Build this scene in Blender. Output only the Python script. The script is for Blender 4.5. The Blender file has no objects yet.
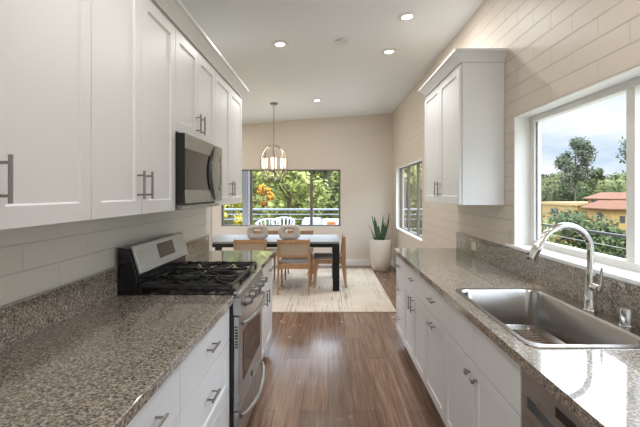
import bpy, bmesh, math, random
from mathutils import Vector, Matrix
random.seed(7)
C = bpy.context.scene.collection
S = bpy.context.scene
PI = math.pi

# ------------------------------------------------------------------ camera
F = 400.0                       # focal length in pixels of the 640 px wide frame
CX, CY, H = 328.0, 193.0, 1.47  # vanishing point and eye height
cam = bpy.data.cameras.new('camera'); co = bpy.data.objects.new('camera', cam); C.objects.link(co)
cam.sensor_width = 36; cam.sensor_fit = 'HORIZONTAL'; cam.lens = 36 * F / 640
cam.shift_x = -(CX - 320) / 640; cam.shift_y = -(213.5 - CY) / 640
co.location = (0, 0, H); co.rotation_euler = (PI / 2, 0, 0); cam.clip_start = 0.05; cam.clip_end = 600
S.camera = co

# ------------------------------------------------------------------ world, sun, exposure
S.view_settings.view_transform = 'Standard'; S.view_settings.look = 'None'
S.view_settings.gamma = 1; S.view_settings.use_curve_mapping = False
S.view_settings.exposure = 0.30
w = bpy.data.worlds.new('sky'); S.world = w; w.use_nodes = True
nt = w.node_tree; nt.nodes.clear(); N = nt.nodes.new; L = nt.links.new
out = N('ShaderNodeOutputWorld'); bg = N('ShaderNodeBackground'); L(bg.outputs[0], out.inputs[0])
tc = N('ShaderNodeTexCoord'); mp = N('ShaderNodeMapping'); mp.inputs['Scale'].default_value = (1, 1, 3.6)
L(tc.outputs['Generated'], mp.inputs[0])
nz = N('ShaderNodeTexNoise'); nz.inputs['Scale'].default_value = 3.2; nz.inputs['Detail'].default_value = 7
nz.inputs['Roughness'].default_value = 0.55; L(mp.outputs[0], nz.inputs['Vector'])
cr = N('ShaderNodeValToRGB'); e = cr.color_ramp.elements
e[0].position = 0.40; e[0].color = (0.50, 0.63, 0.80, 1); e[1].position = 0.60; e[1].color = (0.86, 0.89, 0.94, 1)
L(nz.outputs['Fac'], cr.inputs[0])
sp = N('ShaderNodeSeparateXYZ'); L(tc.outputs['Generated'], sp.inputs[0])
mr = N('ShaderNodeMapRange'); mr.inputs['From Min'].default_value = 0.21; mr.inputs['From Max'].default_value = 0.36
mr.inputs['To Min'].default_value = 1.05; mr.inputs['To Max'].default_value = 7.6; mr.interpolation_type = 'SMOOTHSTEP'
L(sp.outputs['Z'], mr.inputs['Value']); L(cr.outputs[0], bg.inputs['Color']); L(mr.outputs[0], bg.inputs['Strength'])
sun = bpy.data.lights.new('sun', 'SUN'); so = bpy.data.objects.new('sun', sun); C.objects.link(so)
sun.energy = 2.4; sun.angle = 0.08; sun.color = (1, 0.95, 0.86); so.rotation_euler = (math.radians(42), 0, 0)
so.location = (0, -8, 12)

# ------------------------------------------------------------------ materials
def mat(name, col=(.8, .8, .8), rough=.5, metal=0, spec=.5, coat=0, emit=None, es=0, build=None):
    m = bpy.data.materials.new(name); m.use_nodes = True
    b = m.node_tree.nodes['Principled BSDF']
    b.inputs['Base Color'].default_value = (*col, 1); b.inputs['Roughness'].default_value = rough
    b.inputs['Metallic'].default_value = metal; b.inputs['Specular IOR Level'].default_value = spec
    b.inputs['Coat Weight'].default_value = coat
    if emit: b.inputs['Emission Color'].default_value = (*emit, 1); b.inputs['Emission Strength'].default_value = es
    if build: build(m.node_tree, b)
    return m
def pos(nt, swz='xyz', scale=(1, 1, 1), off=(0, 0, 0)):
    g = nt.nodes.new('ShaderNodeNewGeometry'); s = nt.nodes.new('ShaderNodeSeparateXYZ'); c = nt.nodes.new('ShaderNodeCombineXYZ')
    nt.links.new(g.outputs['Position'], s.inputs[0])
    for i, ch in enumerate(swz): nt.links.new(s.outputs['xyz'.index(ch)], c.inputs[i])
    m = nt.nodes.new('ShaderNodeMapping'); m.inputs['Scale'].default_value = scale; m.inputs['Location'].default_value = off
    nt.links.new(c.outputs[0], m.inputs[0]); return m.outputs[0]
def ramp(nt, fac, stops):
    r = nt.nodes.new('ShaderNodeValToRGB'); els = r.color_ramp.elements
    while len(els) < len(stops): els.new(.5)
    for el, (p, c) in zip(els, stops): el.position = p; el.color = (*c, 1)
    nt.links.new(fac, r.inputs[0]); return r.outputs[0]
def noise(nt, vec, scale, detail=4, rough=.5):
    n = nt.nodes.new('ShaderNodeTexNoise'); n.inputs['Scale'].default_value = scale; n.inputs['Detail'].default_value = detail
    n.inputs['Roughness'].default_value = rough; nt.links.new(vec, n.inputs['Vector']); return n.outputs['Fac']
def bump(nt, b, h, strength, dist):
    n = nt.nodes.new('ShaderNodeBump'); n.inputs['Strength'].default_value = strength; n.inputs['Distance'].default_value = dist
    nt.links.new(h, n.inputs['Height']); nt.links.new(n.outputs[0], b.inputs['Normal'])
def mix(nt, a, b_, fac, kind='MIX'):
    m = nt.nodes.new('ShaderNodeMix'); m.data_type = 'RGBA'; m.blend_type = kind
    for v, i in ((fac, 0), (a, 6), (b_, 7)):
        if isinstance(v, (int, float)): m.inputs[i].default_value = v
        elif isinstance(v, tuple): m.inputs[i].default_value = (*v, 1)
        else: nt.links.new(v, m.inputs[i])
    return m.outputs[2]

def block(swz, col, joint, js=.003, bs=.5, rough=.45, line=(.80, .78, .76)):
    def f(nt, b):
        v = pos(nt, swz, off=(.0 if swz[0] == 'x' else .11, -.015, 0))
        br = nt.nodes.new('ShaderNodeTexBrick'); nt.links.new(v, br.inputs['Vector'])
        br.inputs['Scale'].default_value = 1; br.inputs['Brick Width'].default_value = .41; br.inputs['Row Height'].default_value = .105
        br.inputs['Mortar Size'].default_value = js; br.inputs['Mortar Smooth'].default_value = .6; br.offset = .5
        br.inputs['Color1'].default_value = (*col, 1); br.inputs['Color2'].default_value = (*[c * .985 for c in col], 1)
        br.inputs['Mortar'].default_value = (*joint, 1); nt.links.new(br.outputs['Color'], b.inputs['Base Color'])
        sz = nt.nodes.new('ShaderNodeSeparateXYZ'); nt.links.new(v, sz.inputs[0])
        pp = nt.nodes.new('ShaderNodeMath'); pp.operation = 'PINGPONG'; pp.inputs[1].default_value = .0525; nt.links.new(sz.outputs[1], pp.inputs[0])
        ln = ramp(nt, pp.outputs[0], [(0, line), (.0045, (1, 1, 1))])
        nt.links.new(mix(nt, br.outputs['Color'], ln, 1.0, 'MULTIPLY'), b.inputs['Base Color'])
        n = noise(nt, pos(nt), 22, 5)
        ma = nt.nodes.new('ShaderNodeMath'); ma.operation = 'MULTIPLY_ADD'; nt.links.new(n, ma.inputs[0])
        ma.inputs[1].default_value = .35; mi = nt.nodes.new('ShaderNodeMath'); mi.operation = 'MULTIPLY'
        nt.links.new(br.outputs['Fac'], mi.inputs[0]); mi.inputs[1].default_value = -1; nt.links.new(mi.outputs[0], ma.inputs[2])
        bump(nt, b, ma.outputs[0], bs, .004)
    return mat('painted block ' + swz, col, rough, build=f)
WALLC = (.71, .625, .54); WALLJ = (.665, .58, .495)
M = {}
M['wall_yz'] = block('yzx', WALLC, WALLJ, .0035, .6)
M['wall_xz'] = block('xzy', (.70, .63, .56), (.69, .62, .55), .003, .15, line=(.97, .97, .965))
M['tile'] = block('yzx', (.83, .825, .75), (.74, .735, .67), .0030, .5, .28, line=(.90, .90, .89))
def f(nt, b):
    bump(nt, b, noise(nt, pos(nt), 60, 3), .1, .002)
M['ceiling'] = mat('ceiling paint', (.80, .82, .83), .8, build=f)
M['white'] = mat('white cabinet paint', (.785, .785, .785), .38)
M['trim'] = mat('white trim paint', (.84, .83, .80), .4)
M['sillw'] = mat('white sill', (.88, .88, .87), .3)
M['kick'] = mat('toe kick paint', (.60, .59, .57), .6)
def granite(nt, b):
    p = pos(nt)
    vo = nt.nodes.new('ShaderNodeTexVoronoi'); vo.inputs['Scale'].default_value = 165; nt.links.new(p, vo.inputs['Vector'])
    sx = nt.nodes.new('ShaderNodeSeparateColor'); nt.links.new(vo.outputs['Color'], sx.inputs[0])
    c1 = ramp(nt, sx.outputs[0], [(0, (.018, .015, .012)), (.18, (.065, .05, .036)), (.42, (.19, .155, .118)), (.7, (.34, .285, .225)), (1, (.56, .51, .44))])
    n2 = noise(nt, p, 95, 4, .65)
    c2 = ramp(nt, n2, [(.38, (.05, .04, .033)), (.5, (.26, .215, .175)), (.62, (.54, .50, .45))])
    nt.links.new(mix(nt, c1, c2, .45), b.inputs['Base Color'])
    b.inputs['IOR'].default_value = 1.6
    b.inputs['Coat IOR'].default_value = 1.55
    b.inputs['Specular IOR Level'].default_value = .15
M['granite'] = mat('speckled granite', (.3, .28, .26), .25, coat=.85, build=granite)
M['granite'].node_tree.nodes['Principled BSDF'].inputs['Coat Roughness'].default_value = .035
def floorm(nt, b):
    v = pos(nt, 'yxz')
    br = nt.nodes.new('ShaderNodeTexBrick'); nt.links.new(v, br.inputs['Vector']); br.offset = .37
    br.inputs['Scale'].default_value = 1; br.inputs['Brick Width'].default_value = 1.35; br.inputs['Row Height'].default_value = .18
    br.inputs['Mortar Size'].default_value = .0015; br.inputs['Bias'].default_value = 0
    br.inputs['Color1'].default_value = (0, 0, 0, 1); br.inputs['Color2'].default_value = (1, 1, 1, 1); br.inputs['Mortar'].default_value = (0, 0, 0, 1)
    g = noise(nt, pos(nt, 'yxz', (1.2, 22, 1)), 1.6, 9, .62)
    base = ramp(nt, g, [(.3, (.135, .078, .052)), (.5, (.235, .148, .104)), (.7, (.34, .235, .175))])
    tone = ramp(nt, br.outputs['Color'], [(0, (.74, .70, .68)), (1, (1.18, 1.12, 1.08))])
    c = mix(nt, base, tone, 1.0, 'MULTIPLY')
    dk = ramp(nt, br.outputs['Fac'], [(0, (1, 1, 1)), (1, (.35, .33, .32))])
    nt.links.new(mix(nt, c, dk, 1.0, 'MULTIPLY'), b.inputs['Base Color'])
    rr = ramp(nt, noise(nt, pos(nt), 3, 3), [(.3, (.17,) * 3), (.7, (.28,) * 3)]); nt.links.new(rr, b.inputs['Roughness'])
    bump(nt, b, g, .05, .002)
M['floor'] = mat('wood plank floor', (.2, .14, .1), .28, build=floorm)
def rugm(nt, b):
    s = noise(nt, pos(nt, 'xyz', (42, .5, 1)), 1.5, 5, .65)
    m2 = noise(nt, pos(nt), 1.5, 2)
    dash = noise(nt, pos(nt, 'xyz', (2.4, 1.8, 1)), 1.4, 3)
    a = ramp(nt, s, [(.53, (0, 0, 0)), (.60, (1, 1, 1))]); m_ = ramp(nt, dash, [(.42, (0, 0, 0)), (.62, (.85, .85, .85))])
    k = mix(nt, a, m_, 1.0, 'MULTIPLY')
    cr_ = ramp(nt, m2, [(.3, (.62, .53, .43)), (.7, (.74, .66, .56))])
    nt.links.new(mix(nt, cr_, (.10, .09, .09), k), b.inputs['Base Color'])
    bump(nt, b, noise(nt, pos(nt), 260, 3), .5, .004)
M['rug'] = mat('woven cream rug', (.7, .62, .52), .95, spec=.1, build=rugm)
M['rugedge'] = mat('rug binding', (.50, .42, .33), .95, spec=.1)
def brushed(nt, b):
    n = noise(nt, pos(nt, 'xyz', (1, 1, 60)), 8, 4)
    nt.links.new(ramp(nt, n, [(.3, (.26,) * 3), (.7, (.36,) * 3)]), b.inputs['Roughness'])
M['steel'] = mat('stainless steel', (.47, .475, .48), .3, 1, build=brushed)
M['sink'] = mat('satin stainless', (.40, .38, .36), .27, 1)
M['nickel'] = mat('brushed nickel', (.30, .285, .27), .28, 1)
M['chrome'] = mat('polished nickel', (.72, .71, .69), .12, 1)
M['black'] = mat('black enamel', (.012, .012, .013), .22)
M['iron'] = mat('cast iron', (.018, .017, .016), .33)
M['cooktop'] = mat('black cooktop', (.02, .02, .02), .15)
M['bglass'] = mat('dark glass', (.07, .065, .06), .08, spec=.7)
M['ovenglass'] = mat('oven glass', (.03, .028, .027), .06, spec=.7)
M['display'] = mat('display', (.06, .045, .02), .15)
M['tableblk'] = mat('black stained wood', (.013, .012, .011), .45, spec=.3)
def woodm(nt, b):
    n = noise(nt, pos(nt, 'xyz', (14, 14, 2)), 3, 5)
    nt.links.new(ramp(nt, n, [(.3, (.36, .19, .085)), (.7, (.50, .29, .15))]), b.inputs['Base Color'])
M['tabletop'] = mat('black tabletop lightened for glare', (.06, .058, .055), .46, spec=1)  # base set lighter than the black legs to imitate sky glare on the top
M['tabletop'].node_tree.nodes['Principled BSDF'].inputs['IOR'].default_value = 2.3
M['oak'] = mat('oak', (.45, .27, .14), .45, build=woodm)
def canem(nt, b):
    ck = nt.nodes.new('ShaderNodeTexChecker'); ck.inputs['Scale'].default_value = 90; nt.links.new(pos(nt), ck.inputs['Vector'])
    ck.inputs['Color1'].default_value = (.50, .40, .29, 1); ck.inputs['Color2'].default_value = (.36, .28, .20, 1)
    nt.links.new(ck.outputs[0], b.inputs['Base Color'])
M['cane'] = mat('woven cane', (.5, .4, .3), .7, build=canem)
M['cushion'] = mat('grey seat fabric', (.36, .31, .30), .85)
def vasem(nt, b):
    n = noise(nt, pos(nt), 45, 5, .7); bump(nt, b, n, .7, .006)
    nt.links.new(ramp(nt, n, [(.3, (.46, .41, .36)), (.7, (.66, .60, .54))]), b.inputs['Base Color'])
M['vase'] = mat('rough stoneware', (.45, .4, .35), .9, build=vasem)
M['pot'] = mat('cream ceramic', (.66, .60, .53), .6)
M['soil'] = mat('soil', (.05, .035, .025), .95)
def snake(nt, b):
    n = noise(nt, pos(nt, 'xyz', (8, 8, 40)), 1.4, 3)
    nt.links.new(ramp(nt, n, [(.4, (.018, .05, .022)), (.6, (.06, .13, .05))]), b.inputs['Base Color'])
M['snake'] = mat('snake plant leaf', (.03, .1, .04), .4, build=snake)
M['plate'] = mat('beige switch plate', (.66, .60, .53), .4)
M['smoke'] = mat('white plastic', (.75, .75, .73), .5)
M['lens'] = mat('lit lamp lens', (1, 1, 1), .5, emit=(1, .95, .87), es=9)
M['shade'] = mat('lit frosted shade', (.9, .85, .78), .5, emit=(1, .76, .50), es=1.7)
M['framebrown'] = mat('bronze window frame', (.17, .145, .125), .5)
M['framewhite'] = mat('white vinyl frame', (.80, .79, .75), .4)
M['gasket'] = mat('dark green gasket', (.08, .11, .10), .5)
M['rail'] = mat('grey painted rail', (.17, .185, .21), .5)
M['railblk'] = mat('black rail', (.02, .02, .022), .5)
M['cable'] = mat('steel cable', (.35, .36, .36), .4, .5)
M['concrete'] = mat('terrace concrete', (.45, .43, .40), .9)
M['outwhite'] = mat('outdoor white', (.62, .66, .72), .6)
M['post'] = mat('pale post paint', (.30, .32, .37), .6)
M['orangec'] = mat('patterned orange cloth', (.60, .20, .07), .8)
M['stucco'] = mat('ochre stucco', (.28, .175, .06), .9)
M['stucco2'] = mat('pale ochre stucco', (.34, .24, .10), .9)
def tilem(nt, b):
    n = noise(nt, pos(nt, 'xyz', (3, 3, 3)), 2, 4)
    nt.links.new(ramp(nt, n, [(.3, (.105, .042, .022)), (.7, (.17, .07, .038))]), b.inputs['Base Color'])
M['rooftile'] = mat('terracotta roof', (.32, .14, .08), .9, build=tilem)
M['pane'] = mat('dark house window', (.03, .03, .035), .3)
def leafm(name, c1, c2, sc=.8):
    def f(nt, b):
        n = noise(nt, pos(nt), sc, 3)
        nt.links.new(ramp(nt, n, [(.38, c1), (.62, c2)]), b.inputs['Base Color'])
    return mat(name, c1, .75, spec=.2, build=f)
M['leafdark'] = leafm('dark green leaves', (.035, .055, .022), (.075, .10, .04))
M['leafmid'] = leafm('green leaves', (.085, .115, .034), (.20, .22, .07))
M['leaflight'] = leafm('bright green leaves', (.17, .20, .055), (.34, .35, .12), 1.5)
M['leafwood'] = leafm('woodland leaves', (.04, .062, .024), (.13, .145, .055), .12)
M['leafgrey'] = leafm('grey green leaves', (.05, .065, .04), (.105, .12, .08), .4)
M['leaforange'] = leafm('orange leaves', (.40, .17, .02), (.50, .27, .04), 1.5)
M['leafyellow'] = leafm('yellow green leaves', (.30, .30, .04), (.50, .40, .06), 1.5)
M['bark'] = mat('bark', (.10, .07, .05), .9)
M['ground'] = leafm('ground', (.09, .10, .04), (.17, .15, .08), .3)
# thin window glass: clear pane with a faint surface reflection
g = bpy.data.materials.new('window glass'); g.use_nodes = True; gt = g.node_tree; gt.nodes.clear()
go = gt.nodes.new('ShaderNodeOutputMaterial'); gm = gt.nodes.new('ShaderNodeMixShader'); ga = gt.nodes.new('ShaderNodeBsdfTransparent')
gg = gt.nodes.new('ShaderNodeBsdfGlossy'); gg.inputs['Roughness'].default_value = .01; gf = gt.nodes.new('ShaderNodeFresnel'); gf.inputs[0].default_value = 1.2
gb_ = gt.nodes.new('ShaderNodeNewGeometry'); gr_ = gt.nodes.new('ShaderNodeMapRange'); gr_.inputs['To Min'].default_value = 1.2; gr_.inputs['To Max'].default_value = 1 / 1.2
gt.links.new(gb_.outputs['Backfacing'], gr_.inputs['Value']); gt.links.new(gr_.outputs[0], gf.inputs[0])   # same surface reflection going in and out of the pane
ga.inputs[0].default_value = (.97, .98, .97, 1)
gt.links.new(gf.outputs[0], gm.inputs[0]); gt.links.new(ga.outputs[0], gm.inputs[1]); gt.links.new(gg.outputs[0], gm.inputs[2]); gt.links.new(gm.outputs[0], go.inputs[0])
M['glass'] = g

# ------------------------------------------------------------------ builders
class MB:
    def __init__(s): s.v = []; s.f = []; s.sm = False
    def add(s, vs, fs):
        o = len(s.v); s.v += [Vector(v) for v in vs]; s.f += [tuple(i + o for i in f) for f in fs]; return s
    def box(s, x0, x1, y0, y1, z0, z1):
        x0, x1 = min(x0, x1), max(x0, x1); y0, y1 = min(y0, y1), max(y0, y1); z0, z1 = min(z0, z1), max(z0, z1)
        return s.add([(x, y, z) for z in (z0, z1) for (x, y) in ((x0, y0), (x1, y0), (x1, y1), (x0, y1))],
                     [(0, 3, 2, 1), (4, 5, 6, 7), (0, 1, 5, 4), (1, 2, 6, 5), (2, 3, 7, 6), (3, 0, 4, 7)])
    def hexa(s, b, t):    # bottom ring, top ring of equal counts
        n = len(b)
        return s.add(list(b) + list(t), [tuple(range(n - 1, -1, -1)), tuple(range(n, 2 * n))] + [(i, (i + 1) % n, n + (i + 1) % n, n + i) for i in range(n)])
    def prism(s, poly, axis, a0, a1):   # poly in the two other axes
        def P(p, a):
            return {'x': (a, p[0], p[1]), 'y': (p[0], a, p[1]), 'z': (p[0], p[1], a)}[axis]
        return s.hexa([P(p, a0) for p in poly], [P(p, a1) for p in poly])
    def tube(s, pts, r, n=12, closed=False, caps=True):
        s.sm = True
        pts = [Vector(p) for p in pts]; m = len(pts); rr = r if isinstance(r, (list, tuple)) else [r] * m
        rings = []; up = None
        for i, p in enumerate(pts):
            a = pts[(i - 1) % m] if (closed or i > 0) else p; b = pts[(i + 1) % m] if (closed or i < m - 1) else p
            t = (b - a).normalized()
            if up is None:
                up = Vector((0, 0, 1)) if abs(t.z) < .9 else Vector((1, 0, 0))
            u = (up - t * up.dot(t)).normalized(); up = u; w_ = t.cross(u)
            rings.append([p + (u * math.cos(2 * PI * k / n) + w_ * math.sin(2 * PI * k / n)) * rr[i] for k in range(n)])
        vs = [v for ri in rings for v in ri]; fs = []
        for i in range(m if closed else m - 1):
            for k in range(n):
                j = (i + 1) % m
                fs.append((i * n + k, i * n + (k + 1) % n, j * n + (k + 1) % n, j * n + k))
        if not closed and caps: fs += [tuple(range(n - 1, -1, -1)), tuple((m - 1) * n + k for k in range(n))]
        return s.add(vs, fs)
    def cyl(s, p0, p1, r0, r1=None, n=20): return s.tube([p0, p1], [r0, r0 if r1 is None else r1], n)
    def lathe(s, prof, c=(0, 0, 0), n=28):    # prof: (r, z) list
        s.sm = True; c = Vector(c); vs = []; fs = []
        for r, z in prof:
            vs += [c + Vector((r * math.cos(2 * PI * k / n), r * math.sin(2 * PI * k / n), z)) for k in range(n)]
        for i in range(len(prof) - 1):
            for k in range(n): fs.append((i * n + k, i * n + (k + 1) % n, (i + 1) * n + (k + 1) % n, (i + 1) * n + k))
        fs += [tuple(range(n - 1, -1, -1)), tuple((len(prof) - 1) * n + k for k in range(n))]
        return s.add(vs, fs)
    def build(s, name, m, parent=None, bevel=0, seg=2, smooth=None, raw=False):
        me = bpy.data.meshes.new(name)
        off = Vector((0, 0, 0)); p = parent
        while p is not None: off += p.location; p = p.parent
        me.from_pydata([tuple(v - off) for v in s.v], [], s.f)
        if not raw:
            bm = bmesh.new(); bm.from_mesh(me); bmesh.ops.recalc_face_normals(bm, faces=bm.faces); bm.to_mesh(me); bm.free()
        me.materials.append(M[m] if isinstance(m, str) else m)
        o = bpy.data.objects.new(name, me); C.objects.link(o)
        if parent is not None: o.parent = parent
        if bevel:
            b = o.modifiers.new('bevel', 'BEVEL'); b.width = bevel; b.segments = seg; b.limit_method = 'ANGLE'; b.angle_limit = .6
        if s.sm if smooth is None else smooth:
            for pl in me.polygons: pl.use_smooth = True
            bm = bmesh.new(); bm.from_mesh(me)
            for ed in bm.edges:
                if len(ed.link_faces) == 2 and ed.calc_face_angle(0) > .7: ed.smooth = False
            bm.to_mesh(me); bm.free()
        return o
def tag(o, label=None, cat=None, group=None, kind=None):
    if label: o['label'] = label
    if cat: o['category'] = cat
    if group: o['group'] = group
    if kind: o['kind'] = kind
    return o
def thing(name, label, cat, loc=(0, 0, 0), group=None):
    o = bpy.data.objects.new(name, None); C.objects.link(o); o.location = loc; o.empty_display_size = .1
    return tag(o, label, cat, group)
def copy_tree(o, parent=None):
    c = o.copy(); C.objects.link(c); c.parent = parent
    for ch in o.children: copy_tree(ch, c)
    return c
def struct(name, mb, m, **k):
    return tag(mb.build(name, m, **k), kind='structure')

# ------------------------------------------------------------------ room shell
XL, XR, YF, YB = -1.166, 1.31, 8.1, -2.4
XD = -3.3                         # far left side of the dining room
cz = lambda x: 2.993 + .072 * x   # sloping ceiling
def holed(axis, a0, a1, u0, u1, ztop, holes, mb=None):
    """wall slab with rectangular openings; ztop is a function of u"""
    mb = mb or MB(); us = sorted({u0, u1, *[h[0] for h in holes], *[h[1] for h in holes]})
    def pr(ua, ub, za, zb0, zb1):
        poly = [(ua, za), (ub, za), (ub, zb1), (ua, zb0)]
        mb.prism(poly if True else poly, 'x' if axis == 'x' else 'y', a0, a1)
    for ua, ub in zip(us, us[1:]):
        z = 0; mid = (ua + ub) / 2
        for h in sorted([h for h in holes if h[0] <= mid <= h[1]], key=lambda h: h[2]):
            if h[2] > z: pr(ua, ub, z, h[2], h[2])
            z = h[3]
        pr(ua, ub, z, ztop(ua), ztop(ub))
    return mb
struct('floor', MB().box(XD, XR + .15, YB, YF + .15, -.15, 0), 'floor')
struct('ceiling', MB().prism([(XD - .3, cz(XD - .3)), (XR + .6, cz(XR + .6)), (XR + .6, cz(XR + .6) + .2), (XD - .3, cz(XD - .3) + .2)], 'y', YB - .2, YF + .7), 'ceiling')
KW = (1.0, 2.817, 1.10, 2.007)    # kitchen window opening in the right wall
SW = (5.57, 7.70, .792, 1.948)    # dining side window
FW = (-2.167, .253, .792, 1.948)  # dining far window
struct('wall_right', holed('x', XR, XR + .15, YB, YF, lambda u: cz(XR) + .002, [(KW[0], KW[1], KW[2] - .017, KW[3]), SW]), 'wall_yz')
struct('wall_far', holed('y', YF, YF + .15, XD, XR + .15, lambda u: cz(u) + .002, [FW]), 'wall_xz')
struct('wall_left', MB().box(XL - .14, XL, YB, 4.0, 0, cz(XL) - .005), 'tile')
struct('wall_divider', MB().box(XD, XL - .14, 3.86, 4.0, 0, cz(XD) + .0), 'wall_xz')
struct('wall_dining', holed('x', XD - .15, XD, 3.86, YF + .15, lambda u: cz(XD) + .002, [(4.6, 7.2, 0.02, 2.1)]), 'wall_yz')
struct('wall_back', holed('y', YB - .15, YB, XL - .14, XR + .15, lambda u: cz(u) + .002, [(-.75, .75, .02, 2.1)]), 'wall_xz')  # unseen opening added so daylight fills the kitchen from behind
struct('baseboard_far', MB().box(XD, XR - .016, YF - .016, YF, 0, .12), 'trim', bevel=.004)
struct('baseboard_right', MB().box(XR - .016, XR, 4.06, YF, 0, .12), 'trim', bevel=.004)
struct('trim_1', MB().box(XL - .15, XL + .004, 3.985, 4.012, 0, 2.85), 'wall_xz')   # plain end of the kitchen wall

def window(name, axis, face, o, sgn, frame, depth, fw, mull, label, lining, ms=.05, screen=None):
    """frame sits `depth` behind the wall face; opening o=(u0,u1,z0,z1)"""
    u0, u1, z0, z1 = o
    a0 = face + sgn * depth; a1 = a0 + sgn * .05
    def B(mb, ua, ub, za, zb, aa=a0, ab=a1):
        if axis == 'x': mb.box(aa, ab, ua, ub, za, zb)
        else: mb.box(ua, ub, aa, ab, za, zb)
    fr = MB()
    B(fr, u0, u0 + fw, z0, z1); B(fr, u1 - fw, u1, z0, z1); B(fr, u0 + fw, u1 - fw, z0, z0 + fw * .75); B(fr, u0 + fw, u1 - fw, z1 - fw * .75, z1)
    root = struct(name, fr, frame, bevel=.003); root['label'] = label
    mm = MB()
    for u in mull: B(mm, u - ms / 2, u + ms / 2, z0 + fw * .75, z1 - fw * .75, a0 + sgn * .005, a1 - sgn * .005)
    mm.build('mullion', frame, root, bevel=.002)
    edges = [u0 + fw] + list(mull) + [u1 - fw]
    for i in range(len(edges) - 1):
        p = MB(); B(p, edges[i] + (ms / 2 if i else 0), edges[i + 1] - (ms / 2 if i < len(edges) - 2 else 0), z0 + fw * .75, z1 - fw * .75, a0 + sgn * .022, a0 + sgn * .026)
        p.build('glass_pane', 'glass', root)
    if lining:
        ln = MB(); t = .006
        for q in ((u0, u0 + t, z0 + t, z1 - t), (u1 - t, u1, z0 + t, z1 - t), (u0, u1, z1 - t, z1), (u0, u1, z0, z0 + t)):
            B(ln, *q, face + sgn * .001, a0)
        ln.build('jamb_lining', lining, root)
    return root
w1 = window('window_1', 'y', YF, FW, 1, 'framebrown', .05, .035, [-1.57, -.338], 'dining room window of three panes in a dark bronze frame', None, .055)
w2 = window('window_2', 'x', XR, SW, 1, 'framebrown', .07, .035, [6.22, 6.94], 'dark framed dining side window beside the snake plant', 'trim', .05)
w3 = window('window_3', 'x', XR, KW, 1, 'framewhite', .11, .06, [1.885], 'large white framed kitchen window above the sink', 'trim', .055)
MB().box(XR + .126, XR + .131, KW[1] - .068, KW[1] - .0602, KW[2] + .045, KW[3] - .05).build('gasket', 'gasket', w3)
MB().box(XR - .022, XR + .112, KW[0] - .03, KW[1] + .10, KW[2] - .017, KW[2] + .004).build('window_sill', 'sillw', w3, bevel=.003)
MB().box(XR - .006, XR + .07, SW[0], SW[1], SW[2] - .005, SW[2] + .012).build('window_sill', 'trim', w2, bevel=.002)

# ------------------------------------------------------------------ handles and doors
def bar(axis, c, ln, out, mb=None, r=.0055, so=.03):
    """bar pull centred at c on a face; out = outward x sign; axis 'z' or 'y'"""
    mb = mb or MB(); c = Vector(c); ax = Vector((0, 0, 1)) if axis == 'z' else Vector((0, 1, 0)); o = Vector((out, 0, 0))
    mb.cyl(c + o * so - ax * ln / 2, c + o * so + ax * ln / 2, r, n=10)
    for s in (-1, 1): mb.cyl(c + ax * ln * .34 * s, c + ax * ln * .34 * s + o * so, r * .8, n=8)
    return mb
def shaker(x, y0, y1, z0, z1, out, parent, name='door', st=.06, t=.02, rec=.008, gap=.002):
    """door or drawer front with a recessed centre panel; x = carcass face plane"""
    y0 += gap; y1 -= gap; z0 += gap; z1 -= gap; xa = x + out * .001; xb = x + out * t; xr = xb - out * rec; mb = MB()
    if (z1 - z0) < .24: mb.box(xa, xb, y0, y1, z0, z1)
    else:
        b = .004
        o = [(y0, z0), (y1, z0), (y1, z1), (y0, z1)]; i = [(y0 + st, z0 + st), (y1 - st, z0 + st), (y1 - st, z1 - st), (y0 + st, z1 - st)]
        k = [(y0 + st + b, z0 + st + b), (y1 - st - b, z0 + st + b), (y1 - st - b, z1 - st - b), (y0 + st + b, z1 - st - b)]
        vs = [(xa, *p) for p in o] + [(xb, *p) for p in o] + [(xb, *p) for p in i] + [(xr, *p) for p in k]
        fs = [(0, 1, 2, 3), (12, 13, 14, 15)]
        for a in (0, 4, 8):
            for q in range(4): fs.append((a + q, a + (q + 1) % 4, a + 4 + (q + 1) % 4, a + 4 + q))
        mb.add(vs, fs)
    return mb.build(name, 'white', parent, bevel=.0012)
def knob(c, out, parent):
    mb = MB(); c = Vector(c); o = Vector((out, 0, 0))
    mb.tube([c, c + o * .012, c + o * .014, c + o * .022, c + o * .028, c + o * .030], [.006, .006, .013, .016, .013, .004], 16)
    return mb.build('knob', 'nickel', parent)

# ------------------------------------------------------------------ left upper cabinets
UX = -.85        # carcass front; doors 20 mm proud of it
UB, UT = 1.372, 2.385
def upper(y0, y1, z0, label, hz, split=None, out=1, xw=XL, xf=UX, zt=UT, hl=.124, nofar=None):
    split = split or (y0 + y1) / 2
    t = thing('upper_cabinet', label, 'cabinet', (xw, (y0 + y1) / 2, z0))
    MB().box(xw + out * .001, xf, y0 + .001, y1 - .001, z0, zt).build('body', 'white', t, bevel=.001)
    for a, b, hy in ((y0, split, split - .04), (split, y1, split + .04)):
        d = shaker(xf, a, b, z0 + .002, zt - .012, out, t)
        bar('z', (xf + out * .02, hy, hz), hl, out).build('handle', 'nickel', d)
    return t
upper(-.16, .62, UB, 'white shaker upper cabinet at the camera end, left of the nearest handle', 1.505)
upper(.62, 1.403, UB, 'nearest tall white shaker upper cabinet on the left wall, cut by the photo edge', 1.505, .968)
upper(1.403, 2.178, UB, 'tall white two-door upper cabinet just left of the microwave', 1.505, 1.784)
upper(2.18, 2.94, 1.805, 'short white two-door upper cabinet mounted above the microwave', 1.905, hl=.12)
upper(2.942, 3.86, UB, 'tall white two-door upper cabinet between microwave and dining area', 1.505, 3.40)
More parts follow.
